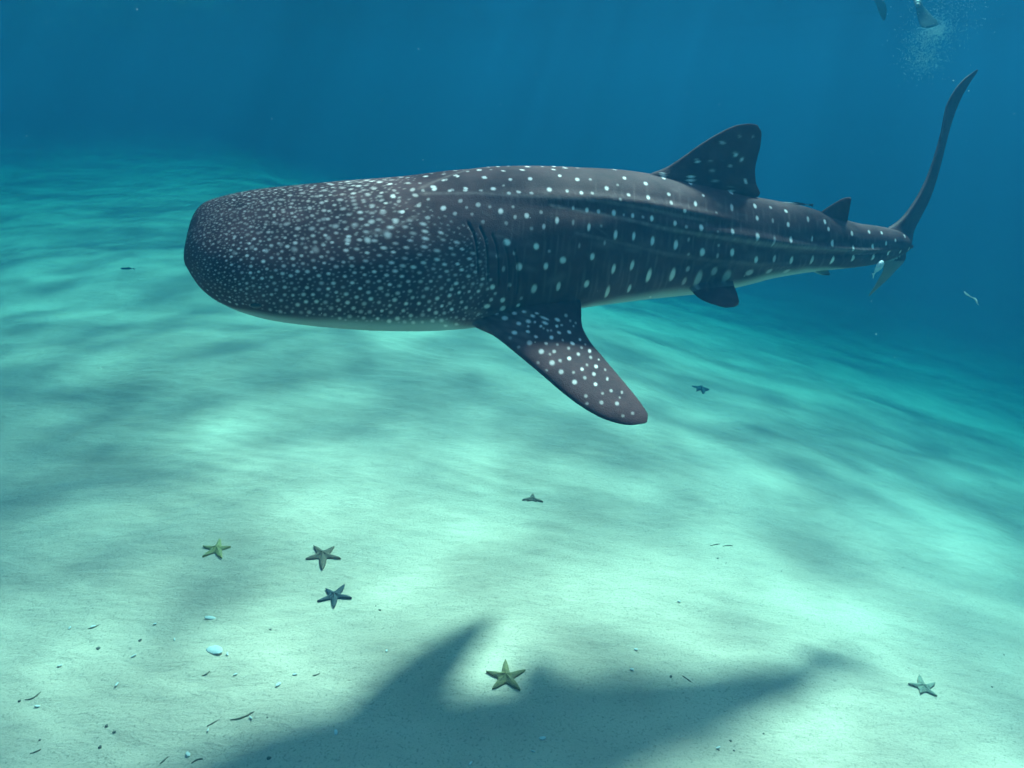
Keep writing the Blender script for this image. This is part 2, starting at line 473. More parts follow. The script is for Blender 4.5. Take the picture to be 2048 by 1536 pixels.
def paint(arr, p, nrm, a1, a2, r1, r2, val, soft=0.55):
    hits = kd.find_range(Vector(p), max(r1, r2) * 1.5)
    if not hits: return
    ix = np.array([h[1] for h in hits])
    ix = ix[NO[ix] @ nrm > 0.15]
    if not len(ix): return
    o = CO[ix] - p
    rr = np.sqrt((o @ a1 / r1) ** 2 + (o @ a2 / r2) ** 2)
    arr[ix] = np.maximum(arr[ix], val * (1 - sstep(soft, 1.35, rr)))

STC = B['c'][::5]; STS = B['S'][::5]
def put_spot(u_, v_, w, h, val, tilt=0.0, arr=None, soft=0.55, mirror=True):
    arr = spot if arr is None else arr
    p, nr = cast(u_, v_)
    if p is None: return
    d = (p - CAM) @ FWD
    view = (CAM - p) / np.linalg.norm(CAM - p)
    if nr @ view < 0: nr = -nr
    ca, sa = math.cos(tilt), math.sin(tilt)
    def tangent(i2):
        i2 = i2 - (i2 @ nr) * nr * 1.0
        l_ = np.linalg.norm(i2)
        return i2 / max(l_, 1e-6), max(l_, 0.38)
    a1, f1 = tangent(RGT * ca - UPV * sa)
    a2 = np.cross(nr, a1); f2 = max(abs(a2 @ (RGT * sa + UPV * ca)), 0.38)
    r1, r2 = w * d / FPX / f1, h * d / FPX / f2
    paint(arr, p, nr, a1, a2, r1, r2, val, soft)
    if not mirror: return
    i = int(np.argmin(np.linalg.norm(STC - p, axis=1)))
    S, c = STS[i], STC[i]
    R = lambda a: a - 2 * (a @ S) * S
    pm = c + R(p - c)
    paint(arr, pm, R(nr), R(a1), R(a2), r1, r2, val, soft)

def zoomspots(txt, x0, y0, s, tilt=None):
    for w_ in txt.split():
        f = w_.split(',')
        x, y, a = float(f[0]), float(f[1]), float(f[2])
        b = float(f[3]) if len(f) > 3 and f[3] else a
        br = float(f[4]) if len(f) > 4 else 0.95
        put_spot(x0 + x / s, y0 + y / s, max(a / s, 2.0), max(b / s, 2.0), br, tilt=0.15 if tilt is None else tilt)
# spots read off the flank, column by column (x, y, half width, half height, strength)
zoomspots("""495,192,12 690,200,15 880,215,13 1025,210,16 1242,188,13 1370,215,16 1465,215,11,,.5 1715,205,14 1870,245,16 2000,205,12
410,217,12,,.4 325,285,18 437,297,15,10,.8 550,295,17,10,.8 665,295,15,8,.5 755,283,19,15 830,260,10,,.4 870,315,15,11,.7 940,307,17,11,.8 1035,315,15,10,.7
1165,290,19 1295,300,12,15,.7 1400,313,14,16 1480,315,12,,.5 1585,280,15,19 1745,328,14,,.8 1888,347,14,19 1665,255,10,,.4 1685,360,12,,.4
20,335,17,,.8 165,290,18,,.45 240,295,12,,.4 65,375,15,,.35 210,405,17,,.5 280,360,12,,.4 90,452,18,15 390,425,20 515,372,16,,.5 645,400,18,,.55 560,420,11,,.4
475,465,15,,.5 730,415,12,,.35 275,495,20,14,.5 680,525,14,,.4 600,470,12,,.35 810,447,18,22 900,415,12,,.45 915,490,12,16,.55 1000,480,17,20 1105,455,13,,.45
1125,560,12,20,.7 1222,515,14,26 1035,575,14,,.35 850,535,14,,.35 1340,425,10,15,.6 1440,440,13,18 1525,450,13,16,.7 1637,460,15,22 1710,475,9,12,.4 1775,480,12,18,.85
1850,490,11,,.4 1915,500,14,22 1455,565,12,28,.85 1545,555,10,,.35 1340,530,10,22,.4 1650,620,14,34 1783,630,12,30,.9 1920,665,15,32 1570,680,9,18,.35
855,675,26,24 1070,705,20,23 910,755,13,,.5 785,775,14,,.4 945,855,22,26 1140,850,16,24,.85 830,870,12,20,.4 1265,805,23 1480,780,16,24,.85 1165,740,11,,.4
1635,870,14,32,.9 1770,845,13,32,.8 1890,920,14,40,.85 1385,700,9,20,.3 750,1003,17 875,990,13,,.6 1053,1015,20,30,.8 1232,998,15,30,.75 1438,980,18,24,.8
1590,1040,14,36,.7 1750,1015,12,24,.65 825,1098,16 770,1050,11,,.5 960,1085,12,,.4 740,1095,13,,.6""", 780, 300, 3.657)
zoomspots("""230,465,13 412,500,14,17 500,583,10 447,640,12,20,.9 690,565,15 787,488,12,18 585,490,11,,.5 568,420,14,,.5 460,348,13,,.8 630,222,18,11,.7 720,303,13,16
763,338,11,15,.9 680,380,15,9,.5 545,345,9,,.35 625,335,9,,.35 750,180,12,,.3 840,180,9,,.3 695,665,12,28,.6 590,700,9,,.35 265,575,13,,.85 282,632,12,18,.6 375,688,13,,.9
308,772,12,18,.85 385,797,12,,.55 487,802,16,22 600,830,9,,.3 702,828,14,20 313,920,15,32 400,885,9,15,.35 495,970,18,26 605,925,10,,.4 598,995,10,18,.4 400,985,10,,.35
698,972,16,26 853,655,13,20 868,738,12,18 872,862,15,26 862,1022,15,22,.85 960,665,11,,.6 975,755,9,18,.4 988,890,10,34,.4 985,1015,12,24,.6 1065,690,13 1080,782,12,18
1098,887,12,24 1102,1025,13,24,.8 1215,745,10,22,.6 1243,880,8,20,.6 1243,1025,12,26,.6 1330,762,10,18 1355,812,10,16 1380,910,12,24 1382,1027,12,22 1515,842,10,18 1525,942,9,20
1523,1012,11,20,.9 1632,832,10,14 1655,932,10,18 1660,1007,11,18,.95 1718,838,9,12 1748,910,8,16,.9 1763,975,8,14 1812,890,8,12 1845,968,8,10,.8 1875,860,8,14,.7 1903,950,7,12,.7
15,1060,13,30,.75 130,1130,15,40,.75 290,1125,18,38,.75 465,1155,24,44,.6 395,1085,14,18,.4 370,1170,14,22,.4 575,1100,22,26,.4 660,1135,30,34,.5 815,1110,30,18,.4 950,1100,22,12,.4 1070,1100,24,10,.4""", 1260, 220, 3.413)
zoomspots("""345,245,26,20 490,185,19 395,65,20 635,235,15 490,265,22,,.8 600,310,22,17,.9 510,355,28,22 690,295,20,13 640,405,22,17 730,385,24,18 770,335,22,14 810,310,20,10 880,355,44,10
885,400,30,14 1000,370,26,16 790,390,11 845,430,13 730,430,11 995,430,15 1080,330,17,,.5 600,490,26,19 725,480,20,13 800,528,18,13,.8 740,585,24,,.6 640,625,15,,.35 945,535,19
1015,490,20,13,.9 1110,485,20,15 895,590,17,13,.6 850,665,24,,.65 970,665,17,,.45 1140,590,22,15 1210,555,13,,.8 1050,560,11,,.5 1105,635,15,,.45 950,770,24,,.6 1025,750,16,,.4
1110,730,18 1195,690,16,,.6 1225,630,13,,.4 1300,660,15,18,.95 1310,720,15,,.4 1385,740,9,,.6 1035,855,22,,.55 1230,830,15 1360,805,17 1340,875,17,,.65 1275,790,12,,.4 1160,950,22,,.65
1255,910,16,,.4 1355,970,17,,.85 1465,920,11,18,.6 1265,1080,16,,.35 1410,1140,18,,.4 1555,1150,18,,.55 1500,1030,15,,.45 1600,1045,11,16,.4 1445,835,11,,.4 1580,1095,9,,.35
1420,1055,13,,.35 1610,1265,15,,.3 1700,1240,15,,.35 1275,1150,15,,.3 1150,860,14,,.35 435,315,14,,.5 265,320,15,,.4 910,470,12,,.5 870,450,10,,.6 940,470,12,,.5 1040,420,12,,.6
1150,430,10,,.5 1170,400,12,,.4 1120,380,12,,.4 1260,600,10,,.4 560,540,16,,.3 820,770,14,,.3 900,840,12,,.3 930,690,12,,.35 1000,600,12,,.4""", 900, 560, 4.655, tilt=0.35)

# small close-set spots of the head and gill region, running in wavy rows
def head_spec(x, y):
    a = float(sstep(372, 640, x))
    gap = 8.0 + 9.0 * a
    bright_patch = math.exp(-((x - 515) / 60) ** 2 - ((y - 520) / 45) ** 2)
    gap += 3.5 * bright_patch
    gap -= 3.0 * float(sstep(860, 960, x)) * float(sstep(420, 470, y))
    el = 1.25 + 0.75 * float(sstep(600, 800, x)) * math.exp(-((y - 470) / 80) ** 2) - 0.15 * bright_patch
    if y < 400: el += 0.5
    tl = 0.0
    if x > 780: tl = 0.45 * math.exp(-((y - 440) / 45) ** 2) * float(sstep(780, 900, x)) - 0.45 * float(sstep(540, 620, y)) * float(sstep(760, 900, x))
    if x < 500: tl = -0.25
    return gap, el, tl, bright_patch
placed = []
tries = 0
pa = np.zeros((4000, 2)); npl = 0
while tries < 34000 and npl < 3000:
    tries += 1
    x = 372 + 610 * rng.random() ** 1.15; y = 340 + 330 * rng.random()
    tp = np.interp(x, ST[:, 0], ST[:, 1]); bt = np.interp(x, ST[:, 0], ST[:, 2])
    if y < tp + 2 or y > bt - 6 - 13 * float(sstep(430, 520, x)) * (1 - float(sstep(800, 930, x))): continue
    if x > 770 and y < 340 + 0.62 * (x - 770) + 55: continue          # the back here carries the larger flank spots
    if x > 965 - 25 * rng.random() and y < 540: continue
    if x > 900 and y > 600 - 0.2 * (x - 900) and (x - 930) > 0.3 * (640 - y): continue
    gap, el, tl, bp = head_spec(x, y)
    if npl:
        dx = pa[:npl, 0] - x; dy = pa[:npl, 1] - y
        ca, sa = math.cos(tl), math.sin(tl)
        ex = (dx * ca + dy * sa) / el; ey = (-dx * sa + dy * ca)
        if np.min(ex * ex + ey * ey) < (gap * 0.78) ** 2: continue
    pa[npl] = (x, y); npl += 1
    r = gap * (0.165 + 0.07 * rng.random())
    val = 0.34 + 0.45 * rng.random() ** 1.5 + 0.28 * bp
    if y < 470: val *= 0.8
    val *= 0.65 + 0.35 * float(sstep(385, 470, x))
    val *= 1 + 0.35 * float(sstep(560, 720, x))
    if y > bt - 40: val *= 0.85
    put_spot(x, y, r * el * 1.05, r, min(val, 1.0), tl, soft=0.25)
# finer, dimmer specks between them
fine = 0
for _ in range(9000):
    x = 376 + 600 * rng.random() ** 1.1; y = 345 + 310 * rng.random()
    tp = np.interp(x, ST[:, 0], ST[:, 1]); bt = np.interp(x, ST[:, 0], ST[:, 2])
    if y < tp + 2 or y > bt - 18 or (x > 770 and y < 330 + 0.5 * (x - 770) + 40): continue
    gap, el, tl, bp = head_spec(x, y)
    dd_ = np.hypot((pa[:npl, 0] - x) / el, pa[:npl, 1] - y)
    if dd_.min() < gap * 0.42: continue
    pa[npl] = (x, y); npl += 1; fine += 1
    put_spot(x, y, gap * 0.13 * el, gap * 0.11, 0.18 + 0.22 * rng.random(), tl, soft=0.1)
    if npl >= 3900: break
# faint upright bars between the flank spots, thin pale scratches
for x in np.arange(1010, 1800, 13.0):
    tp = np.interp(x, ST[:, 0], ST[:, 1]); bt = np.interp(x, ST[:, 0], ST[:, 2])
    for f in (0.2, 0.38, 0.55, 0.72, 0.86):
        if rng.random() < 0.35: continue
        put_spot(x + rng.normal(0, 2), tp + (bt - tp) * (f + rng.normal(0, 0.03)), 2.2 + 2.2 * rng.random(), (bt - tp) * 0.10, 0.10 + 0.22 * rng.random(), 0.1, arr=faint, soft=0.0)
for _ in range(70):
    x = 960 + 780 * rng.random(); tp = np.interp(x, ST[:, 0], ST[:, 1]); bt = np.interp(x, ST[:, 0], ST[:, 2])
    put_spot(x, tp + (bt - tp) * (0.08 + 0.7 * rng.random()), 6 + 26 * rng.random(), 3 + 9 * rng.random(), 0.10 + 0.22 * rng.random(), rng.normal(0, 0.3), arr=faint, soft=0.0)
for pts_, amp, sg in RIDGES:                       # paler crests
    for x in np.arange(pts_[0][0] + 25, pts_[-1][0] - 40, 7.0):
        y = np.interp(x, [p_[0] for p_ in pts_], [p_[1] for p_ in pts_])
        put_spot(x, y - 1, 9, 4.0 + 2.0 * rng.random(), (0.40 + 0.45 * rng.random()) * (amp / 0.02), 0.12, arr=faint, soft=0.0)
# highlight painted along the back, pale blotches on the root of the pectoral
for x in np.arange(700, 800, 6.0): put_spot(x, np.interp(x, ST[:, 0], ST[:, 1]) + 4 + 3 * rng.random(), 8, 2.2, 0.7, 0, arr=faint, soft=0.0)
for _ in range(40): put_spot(945 + 110 * rng.random(), 622 + 60 * rng.random(), 10 + 14 * rng.random(), 4 + 5 * rng.random(), 0.2 + 0.25 * rng.random(), 0.6, arr=faint, soft=0.0, mirror=False)
# crease of the snout and the gill slits
for a_, b_ in (((374, 466), (398, 452)), ((398, 452), (450, 428)), ((450, 428), (520, 404))):
    for t_ in np.linspace(0, 1, 14):
        put_spot(a_[0] + (b_[0] - a_[0]) * t_, a_[1] + (b_[1] - a_[1]) * t_, 6, 2.0, 0.35, -0.5, arr=faint, soft=0.0, mirror=False)
GILL = [[(936, 446), (948, 470), (955, 505), (957, 545)], [(960, 455), (971, 480), (976, 515), (977, 560)], [(985, 470), (994, 495), (998, 530), (998, 570)],
        [(1008, 485), (1016, 510), (1019, 545), (1018, 580)], [(1030, 500), (1036, 530), (1037, 560), (1035, 585)]]
for gi, g in enumerate(GILL):
    g = resample(g, 44)
    for x, y in g:
        put_spot(x, y, 2.7, 3.4, 1.0 if gi < 3 else 0.7, 0, arr=groove, soft=0.0)
        put_spot(x - 3.5, y, 1.8, 3.2, 0.35 if gi < 2 else 0.15, 0, arr=faint, soft=0.0)

# belly: paler underside, found from each vertex's place around the body
ax_ = STC[-1] - STC[0]; ax_ /= np.linalg.norm(ax_)
near_i = np.clip(np.round(np.interp(CO @ ax_, STC @ ax_, np.arange(len(STC)))).astype(int), 0, len(STC) - 1)
qv = CO - STC[near_i]
lz = np.sum(qv * B['U'][::5][near_i], 1); ly = np.sum(qv * STS[near_i], 1)
scn = B['sc'][::5][near_i]; wrn = B['wr'][::5][near_i]
zn = lz / scn; yn = ly / (scn * wrn)
xn = B['x'][::5][near_i]
low = np.interp(xn, [372, 420, 500, 700, 850, 930, 1020, 1180, 1300, 1500, 1620, 1720], [-0.8, -0.6, -0.30, -0.18, -0.25, -0.62, -0.66, -0.52, -0.48, -0.42, -0.5, -0.85])
belly = (1 - sstep(low - 0.16, low + 0.13, zn + 0.05 * vnoise(CO[:, 0] * 9 + 50, CO[:, 1] * 9 + lz * 9 + 50, 31)))
belly *= (np.hypot(zn, yn) < 1.12)
pu, pvv = proj(CO)
belly[(pu > 1700) & (pvv > 522) & ((CO - CAM) @ FWD > 6.25)] = 0.45
CO2 = CO - NO * (groove * 0.013)[:, None]
me.vertices.foreach_set('co', CO2.reshape(-1))
me.update()
for nm, arr in (('spot', spot), ('faint', faint), ('groove', groove), ('belly', belly)):
    at = me.attributes.new(nm, 'FLOAT', 'POINT'); at.data.foreach_set('value', arr.astype(np.float32))

k = NT('shark_skin')
A = {nm: k.n('ShaderNodeAttribute', attribute_name=nm).outputs['Fac'] for nm in ('spot', 'faint', 'groove', 'belly')}
tc = k.n('ShaderNodeTexCoord')
nz = k.n('ShaderNodeTexNoise', Scale=5.0, Detail=7.0, Roughness=0.6); k.l(tc.outputs['Object'], nz.inputs['Vector'])
nf = k.n('ShaderNodeTexNoise', Scale=90.0, Detail=4.0, Roughness=0.6); k.l(tc.outputs['Object'], nf.inputs['Vector'])
c0 = k.mix(k.ramp(nz.outputs[0], [(0.35, 0.0), (0.68, 1.0)]), (0.040, 0.012, 0.016), (0.105, 0.042, 0.046))
c0 = k.mix(k.math('MULTIPLY', k.ramp(nf.outputs[0], [(0.45, 0.0), (0.75, 1.0)]), 0.35), c0, (0.06, 0.05, 0.06))
c0 = k.mix(k.math('MULTIPLY', A['belly'], 0.92), c0, (0.34, 0.38, 0.36))
c0 = k.mix(k.math('MULTIPLY', A['faint'], 0.8), c0, (0.30, 0.21, 0.20))
c0 = k.mix(A['spot'], c0, (0.96, 0.84, 0.82))
c0 = k.mix(A['groove'], c0, (0.008, 0.008, 0.012))
k.l(c0, k.b.inputs['Base Color'])
k.b.inputs['Roughness'].default_value = 0.7
k.b.inputs['Specular IOR Level'].default_value = 0.10
k.bump(k.math('ADD', nf.outputs[0], k.math('MULTIPLY', nz.outputs[0], 1.5)), 0.35, 0.012)
me.materials.clear(); me.materials.append(k.m)

mid_c = STC[len(STC) // 2]
shark = bpy.data.objects.new('whale_shark', None)
col.objects.link(shark)
low_pt = CO[:, 2].min()
shark.location = (float(mid_c[0]), float(mid_c[1]), float(low_pt))
tag(shark, 'huge dark whale shark covered in white spots, swimming over pale sand', 'shark')
body.parent = shark
body.matrix_parent_inverse = Matrix.Translation(-shark.location)
# eyes
eye_mat = simple_mat('eye_black', (0.006, 0.006, 0.008), 0.15, spec=0.6)
p, nr = cast(512, 612)
for m_ in (0, 1):
    pe, ne = p, nr
    if ne @ (CAM - p) < 0: ne = -ne
    if m_:
        i = int(np.argmin(np.linalg.norm(STC - p, axis=1))); S, c = STS[i], STC[i]
        pe = c + (p - c) - 2 * ((p - c) @ S) * S; ne = ne - 2 * (ne @ S) * S
        pe = CO[kd.find(Vector(pe))[1]]
    bm = bmesh.new(); bmesh.ops.create_uvsphere(bm, u_segments=20, v_segments=12, radius=0.026)
    mm = bpy.data.meshes.new('eye'); bm.to_mesh(mm); bm.free()
    mm.polygons.foreach_set('use_smooth', [True] * len(mm.polygons)); mm.materials.append(eye_mat)
    eo = bpy.data.objects.new('eye', mm); col.objects.link(eo); eo.parent = shark
    eo.matrix_parent_inverse = Matrix.Translation(-shark.location)
    eo.location = Vector(pe - ne * 0.010); eo.scale = (1.4, 1, 0.75)

# ------------------------------------------------------------------ small fish
def fish(name, nose, tail, hgt, wid, mat, up=(0, 0, 1)):
    nose = np.array(nose); tail = np.array(tail); L_ = np.linalg.norm(tail - nose); T = (tail - nose) / L_
    S = np.cross(T, up); S /= np.linalg.norm(S); U = np.cross(S, T)
    ns, nt = 28, 16
    s = np.linspace(0, 1, ns); prof = np.interp(s, [0, 0.04, 0.15, 0.35, 0.6, 0.85, 1], [0.04, 0.4, 0.85, 1.0, 0.75, 0.28, 0.2])
    th = np.linspace(0, 2 * math.pi, nt, endpoint=False)
    R = nose + (s * L_ * 0.86)[:, None, None] * T + (prof[:, None] * wid * np.cos(th))[..., None] * S + (prof[:, None] * hgt * np.sin(th))[..., None] * U
    V_, F_ = closed_loft(R)
    root = bpy.data.objects.new(name, None); col.objects.link(root); root.location = Vector(nose + T * L_ / 2)
    inv = Matrix.Translation(-root.location)
    b_ = mesh_obj('body', V_, F_, mat, root); b_.matrix_parent_inverse = inv
    tb_ = nose + T * L_ * 0.84
    def blade(nm, pts3):
        pts3 = np.array(pts3); n_ = len(pts3)
        V2 = np.concatenate([pts3 + S * wid * 0.06, pts3 - S * wid * 0.06])
        F2 = [tuple(range(n_)), tuple(range(2 * n_ - 1, n_ - 1, -1))] + [(i, i + n_, (i + 1) % n_ + n_, (i + 1) % n_) for i in range(n_)]
        o_ = mesh_obj(nm, V2, F2, mat, root, smooth=False); o_.matrix_parent_inverse = inv
    blade('tail_fin', [tb_ + U * hgt * 0.15, tb_ + T * L_ * 0.16 + U * hgt * 1.1, tb_ + T * L_ * 0.12, tb_ + T * L_ * 0.16 - U * hgt * 1.1, tb_ - U * hgt * 0.15])
    m0 = nose + T * L_ * 0.45
    blade('dorsal_fin', [m0 + U * hgt * 0.8, m0 + T * L_ * 0.12 + U * hgt * 1.5, m0 + T * L_ * 0.34 + U * hgt * 0.6, m0 + T * L_ * 0.3 + U * hgt * 0.2, m0 + U * hgt * 0.3])
    return root
dark_fish = simple_mat('dark_fish_skin', (0.02, 0.025, 0.035), 0.5, (0.05, 0.05, 0.06))
pale_fish = simple_mat('pale_fish_skin', (0.75, 0.76, 0.76), 0.45, (0.55, 0.58, 0.6))
pr, _ = cast(1560, 402)
tag(fish('remora', P(1545., 405.5, 5.83), P(1628., 410.5, 5.93), 0.012, 0.02, dark_fish),
    'slim dark remora clinging to the shark\'s back behind its tall dorsal fin', 'fish')
tag(fish('remora', P(1766., 522., 6.02), P(1745., 552., 5.98), 0.030, 0.026, pale_fish),
    'small white bellied remora hanging under the root of the shark\'s tail', 'fish')
gf = ground_hit(255., 541.)
tag(fish('small_fish', gf + np.array([-0.14, -0.02, 0.05]), gf + np.array([0.17, 0.0, 0.035]), 0.026, 0.02, dark_fish),
    'small slender dark fish swimming low over the distant sand', 'fish')

# ------------------------------------------------------------------ sea stars
def star_mat(name, c, c2):
    k = NT(name); tc = k.n('ShaderNodeTexCoord')
    nz = k.n('ShaderNodeTexNoise', Scale=38.0, Detail=4.0); vo = k.n('ShaderNodeTexVoronoi', Scale=60.0)
    for q in (nz, vo): k.l(tc.outputs['Object'], q.inputs['Vector'])
    cc = k.mix(k.ramp(nz.outputs[0], [(0.35, 0.0), (0.65, 1.0)]), c, c2)
    k.l(k.mix(k.ramp(vo.outputs['Distance'], [(0.1, 0.5), (0.3, 0.0)]), cc, tuple(x * 0.45 for x in c)), k.b.inputs['Base Color'])
    k.b.inputs['Roughness'].default_value = 0.8
    k.bump(vo.outputs['Distance'], 0.5, 0.006)
    return k.m
OLIVE = star_mat('olive_star', (0.30, 0.24, 0.09), (0.20, 0.17, 0.08))
YEL = star_mat('yellow_star', (0.50, 0.40, 0.13), (0.36, 0.30, 0.12))
BROWN = star_mat('brown_star', (0.24, 0.15, 0.09), (0.15, 0.11, 0.075))
BLUE = star_mat('slate_star', (0.075, 0.08, 0.09), (0.05, 0.06, 0.065))
SANDY = star_mat('sandy_star', (0.34, 0.32, 0.22), (0.22, 0.22, 0.17))

def sea_star(center, tips, mat, label, H=0.26, lift=0.0):
    c = ground_hit(*map(float, center))
    tp = [ground_hit(*map(float, t)) - c for t in tips]
    ang = np.array([math.atan2(t[1], t[0]) for t in tp]); ln = np.array([math.hypot(t[0], t[1]) for t in tp])
    o = np.argsort(ang); ang, ln = ang[o], ln[o]
    mean = ln.mean(); ln = np.clip(ln, 0.72 * mean, 1.3 * mean)
    th, RR = [], []
    for i in range(5):
        a0, a1 = ang[i], ang[(i + 1) % 5] + (2 * math.pi if i == 4 else 0)
        rho = 0.37 * mean * (0.8 + 0.2 * min(1.4, (2 * math.pi / 5) / max(a1 - a0, 0.2)))
        hh = (a1 - a0) / 2
        for tt_ in np.linspace(0, 1, 15)[:-1] ** 1.7:
            th.append(a0 + hh * tt_); RR.append(rho + (ln[i] - rho) * (1 - tt_) ** 2.3)
        for tt_ in np.linspace(1, 0, 15)[:-1] ** 1.7:
            th.append(a1 - hh * tt_); RR.append(rho + (ln[(i + 1) % 5] - rho) * (1 - tt_) ** 2.3)
    th = np.array(th); RR = np.array(RR); m_ = len(th)
    qs = np.concatenate([np.linspace(0.06, 0.9, 15), [0.95, 0.985, 1.0]])
    V_ = [(0, 0, H * mean)]
    for q in qs:
        x = q * RR * np.cos(th); y = q * RR * np.sin(th)
        z = H * mean * np.clip(1 - q, 0, 1) ** 0.62 * (0.75 + 0.25 * np.exp(-(q / 0.25) ** 2)) + 0.012 * (q ** 3) * (RR / mean)
        V_ += list(zip(x, y, z))
    base = len(V_)
    V_ += list(zip(RR * 0.97 * np.cos(th), RR * 0.97 * np.sin(th), np.full(m_, -0.02)))
    V_.append((0, 0, -0.03))
    F_ = [(0, 1 + j, 1 + (j + 1) % m_) for j in range(m_)]
    for r in range(len(qs)):
        a = 1 + r * m_; b = a + m_
        F_ += [(a + j, b + j, b + (j + 1) % m_, a + (j + 1) % m_) for j in range(m_)]
    F_ += [(base + j, len(V_) - 1, base + (j + 1) % m_) for j in range(m_)]
    V_ = np.array(V_)
    V_[:, 2] += ground(c[0] + V_[:, 0], c[1] + V_[:, 1]) - ground(c[0], c[1])
    ob = mesh_obj('sea_star', V_, F_, mat)
    ob.location = (c[0], c[1], c[2] + 0.004 + lift)
    tag(ob, label, 'starfish', 'sea stars lying on the sand')
sea_star((434, 1099), [(440, 1079), (462, 1095), (444, 1118), (405, 1115), (406, 1094)], YEL, 'pale yellow-green sea star lying alone on bright sand')
sea_star((646, 1112), [(627, 1093), (669, 1095), (682, 1119), (645, 1142), (611, 1120)], BROWN, 'brown sea star with two short arms raised like horns, above the slate one')
sea_star((669, 1193), [(651, 1179), (690, 1171), (704, 1198), (668, 1218), (634, 1205)], BLUE, 'dark slate-blue sea star just below the brown one')
sea_star((1012, 1356), [(1011, 1321), (1051, 1342), (1041, 1383), (984, 1380), (972, 1345)], OLIVE, 'large olive sea star at the edge of the broad shadow on the sand')
sea_star((1846, 1376), [(1837, 1347), (1816, 1369), (1870, 1368), (1874, 1394), (1840, 1389)], SANDY, 'sand-coloured thin-armed sea star, partly buried, far from the others')
sea_star((1402, 779), [(1384, 773), (1404, 772), (1419, 780), (1406, 788), (1393, 783)], BLUE, 'tiny distant dark sea star on the slope below the pectoral fin tip', H=0.3)
sea_star((1065, 998), [(1066, 989), (1088, 1006), (1072, 1003), (1054, 1003), (1044, 1002)], BROWN, 'faint half-buried sea star on the sand straight under the shark', H=0.2)

# ------------------------------------------------------------------ shells, twigs, pebbles
shell_mat = simple_mat('white_shell', (0.86, 0.84, 0.78), 0.5, (0.72, 0.68, 0.62), 60)
twig_mat = simple_mat('dark_twig', (0.32, 0.26, 0.18), 0.9, (0.18, 0.15, 0.10), 40)
stone_mat = simple_mat('dark_pebble', (0.24, 0.21, 0.16), 0.9, (0.12, 0.11, 0.09), 40)
LAND = [((434, 1099), 'the pale yellow-green sea star'), ((646, 1112), 'the brown horned sea star'), ((669, 1193), 'the slate-blue sea star'), ((1012, 1356), 'the large olive sea star'),
        ((1846, 1376), 'the partly buried sandy sea star'), ((430, 1301), 'the large oval shell'), ((1402, 779), 'the tiny distant sea star'), ((1065, 998), 'the half-buried sea star')]
def near(u_, v_):
    k_ = min(LAND, key=lambda q: math.hypot(q[0][0] - u_, q[0][1] - v_))
    dist = math.hypot(k_[0][0] - u_, k_[0][1] - v_)
    return ('close beside ' if dist < 70 else 'a little way from ' if dist < 170 else 'well away from ') + k_[1]
def shell(u_, v_, w, h, ang, label, group=None, name='shell'):
    """one ribbed, cupped half of a bivalve"""
    c = ground_hit(float(u_), float(v_))
    ns, nt = 9, 24
    V_, F_ = [], []
    for i in range(ns):
        q = i / (ns - 1)
        for j in range(nt):
            a = 2 * math.pi * j / nt
            rib = 1 + 0.04 * math.cos(9 * a) * q
            x = w / 2 * q * rib * math.cos(a) * (1 - 0.18 * math.sin(a)); y = h / 2 * q * rib * math.sin(a)
            V_.append((x, y, 0.11 * h * (1 - q ** 2.2) + 0.004))
    nv_ = len(V_)
    V_ += [(x, y, z - 0.25 * 0.05 * w - 0.006) for x, y, z in V_]
    for i in range(ns - 1):
        for j in range(nt):
            a, b = i * nt + j, i * nt + (j + 1) % nt
            F_.append((a, a + nt, b + nt, b)); F_.append((b + nv_, b + nt + nv_, a + nt + nv_, a + nv_))
    for j in range(nt):
        a, b = (ns - 1) * nt + j, (ns - 1) * nt + (j + 1) % nt
        F_.append((a, a + nv_, b + nv_, b))
    o = mesh_obj(name, V_, F_, shell_mat)
    o.location = c + np.array([0, 0, 0.006]); o.rotation_euler = (rng.normal(0.12, 0.1), rng.normal(0, 0.12), ang)
    return tag(o, label, 'shell', group)
shell(430, 1301, 0.135, 0.075, -0.35, 'largest white shell, an oval valve lying on bright sand')
shell(421, 1237, 0.085, 0.03, 0.05, 'narrow white shell fragment just above the large oval shell')
for (x, y) in [(140, 1257), (186, 1254), (349, 1280), (234, 1370), (268, 1313), (590, 1350), (471, 1350), (416, 1462), (376, 1510), (75, 1414), (310, 1249), (557, 1370), (1358, 1204), (941, 1528), (1085, 1478), (1066, 1504), (455, 1309), (1372, 679), (120, 1333), (502, 1437), (672, 1466), (773, 1303), (1272, 1300), (1264, 1340), (1436, 1497)]:
    s = 0.022 + 0.016 * rng.random()
    shell(x, y, s * 1.15, s * (0.3 + 0.4 * rng.random()), rng.random() * 6, 'tiny white shell chip on sand ' + near(x, y), 'white shell chips', name='shell_chip')
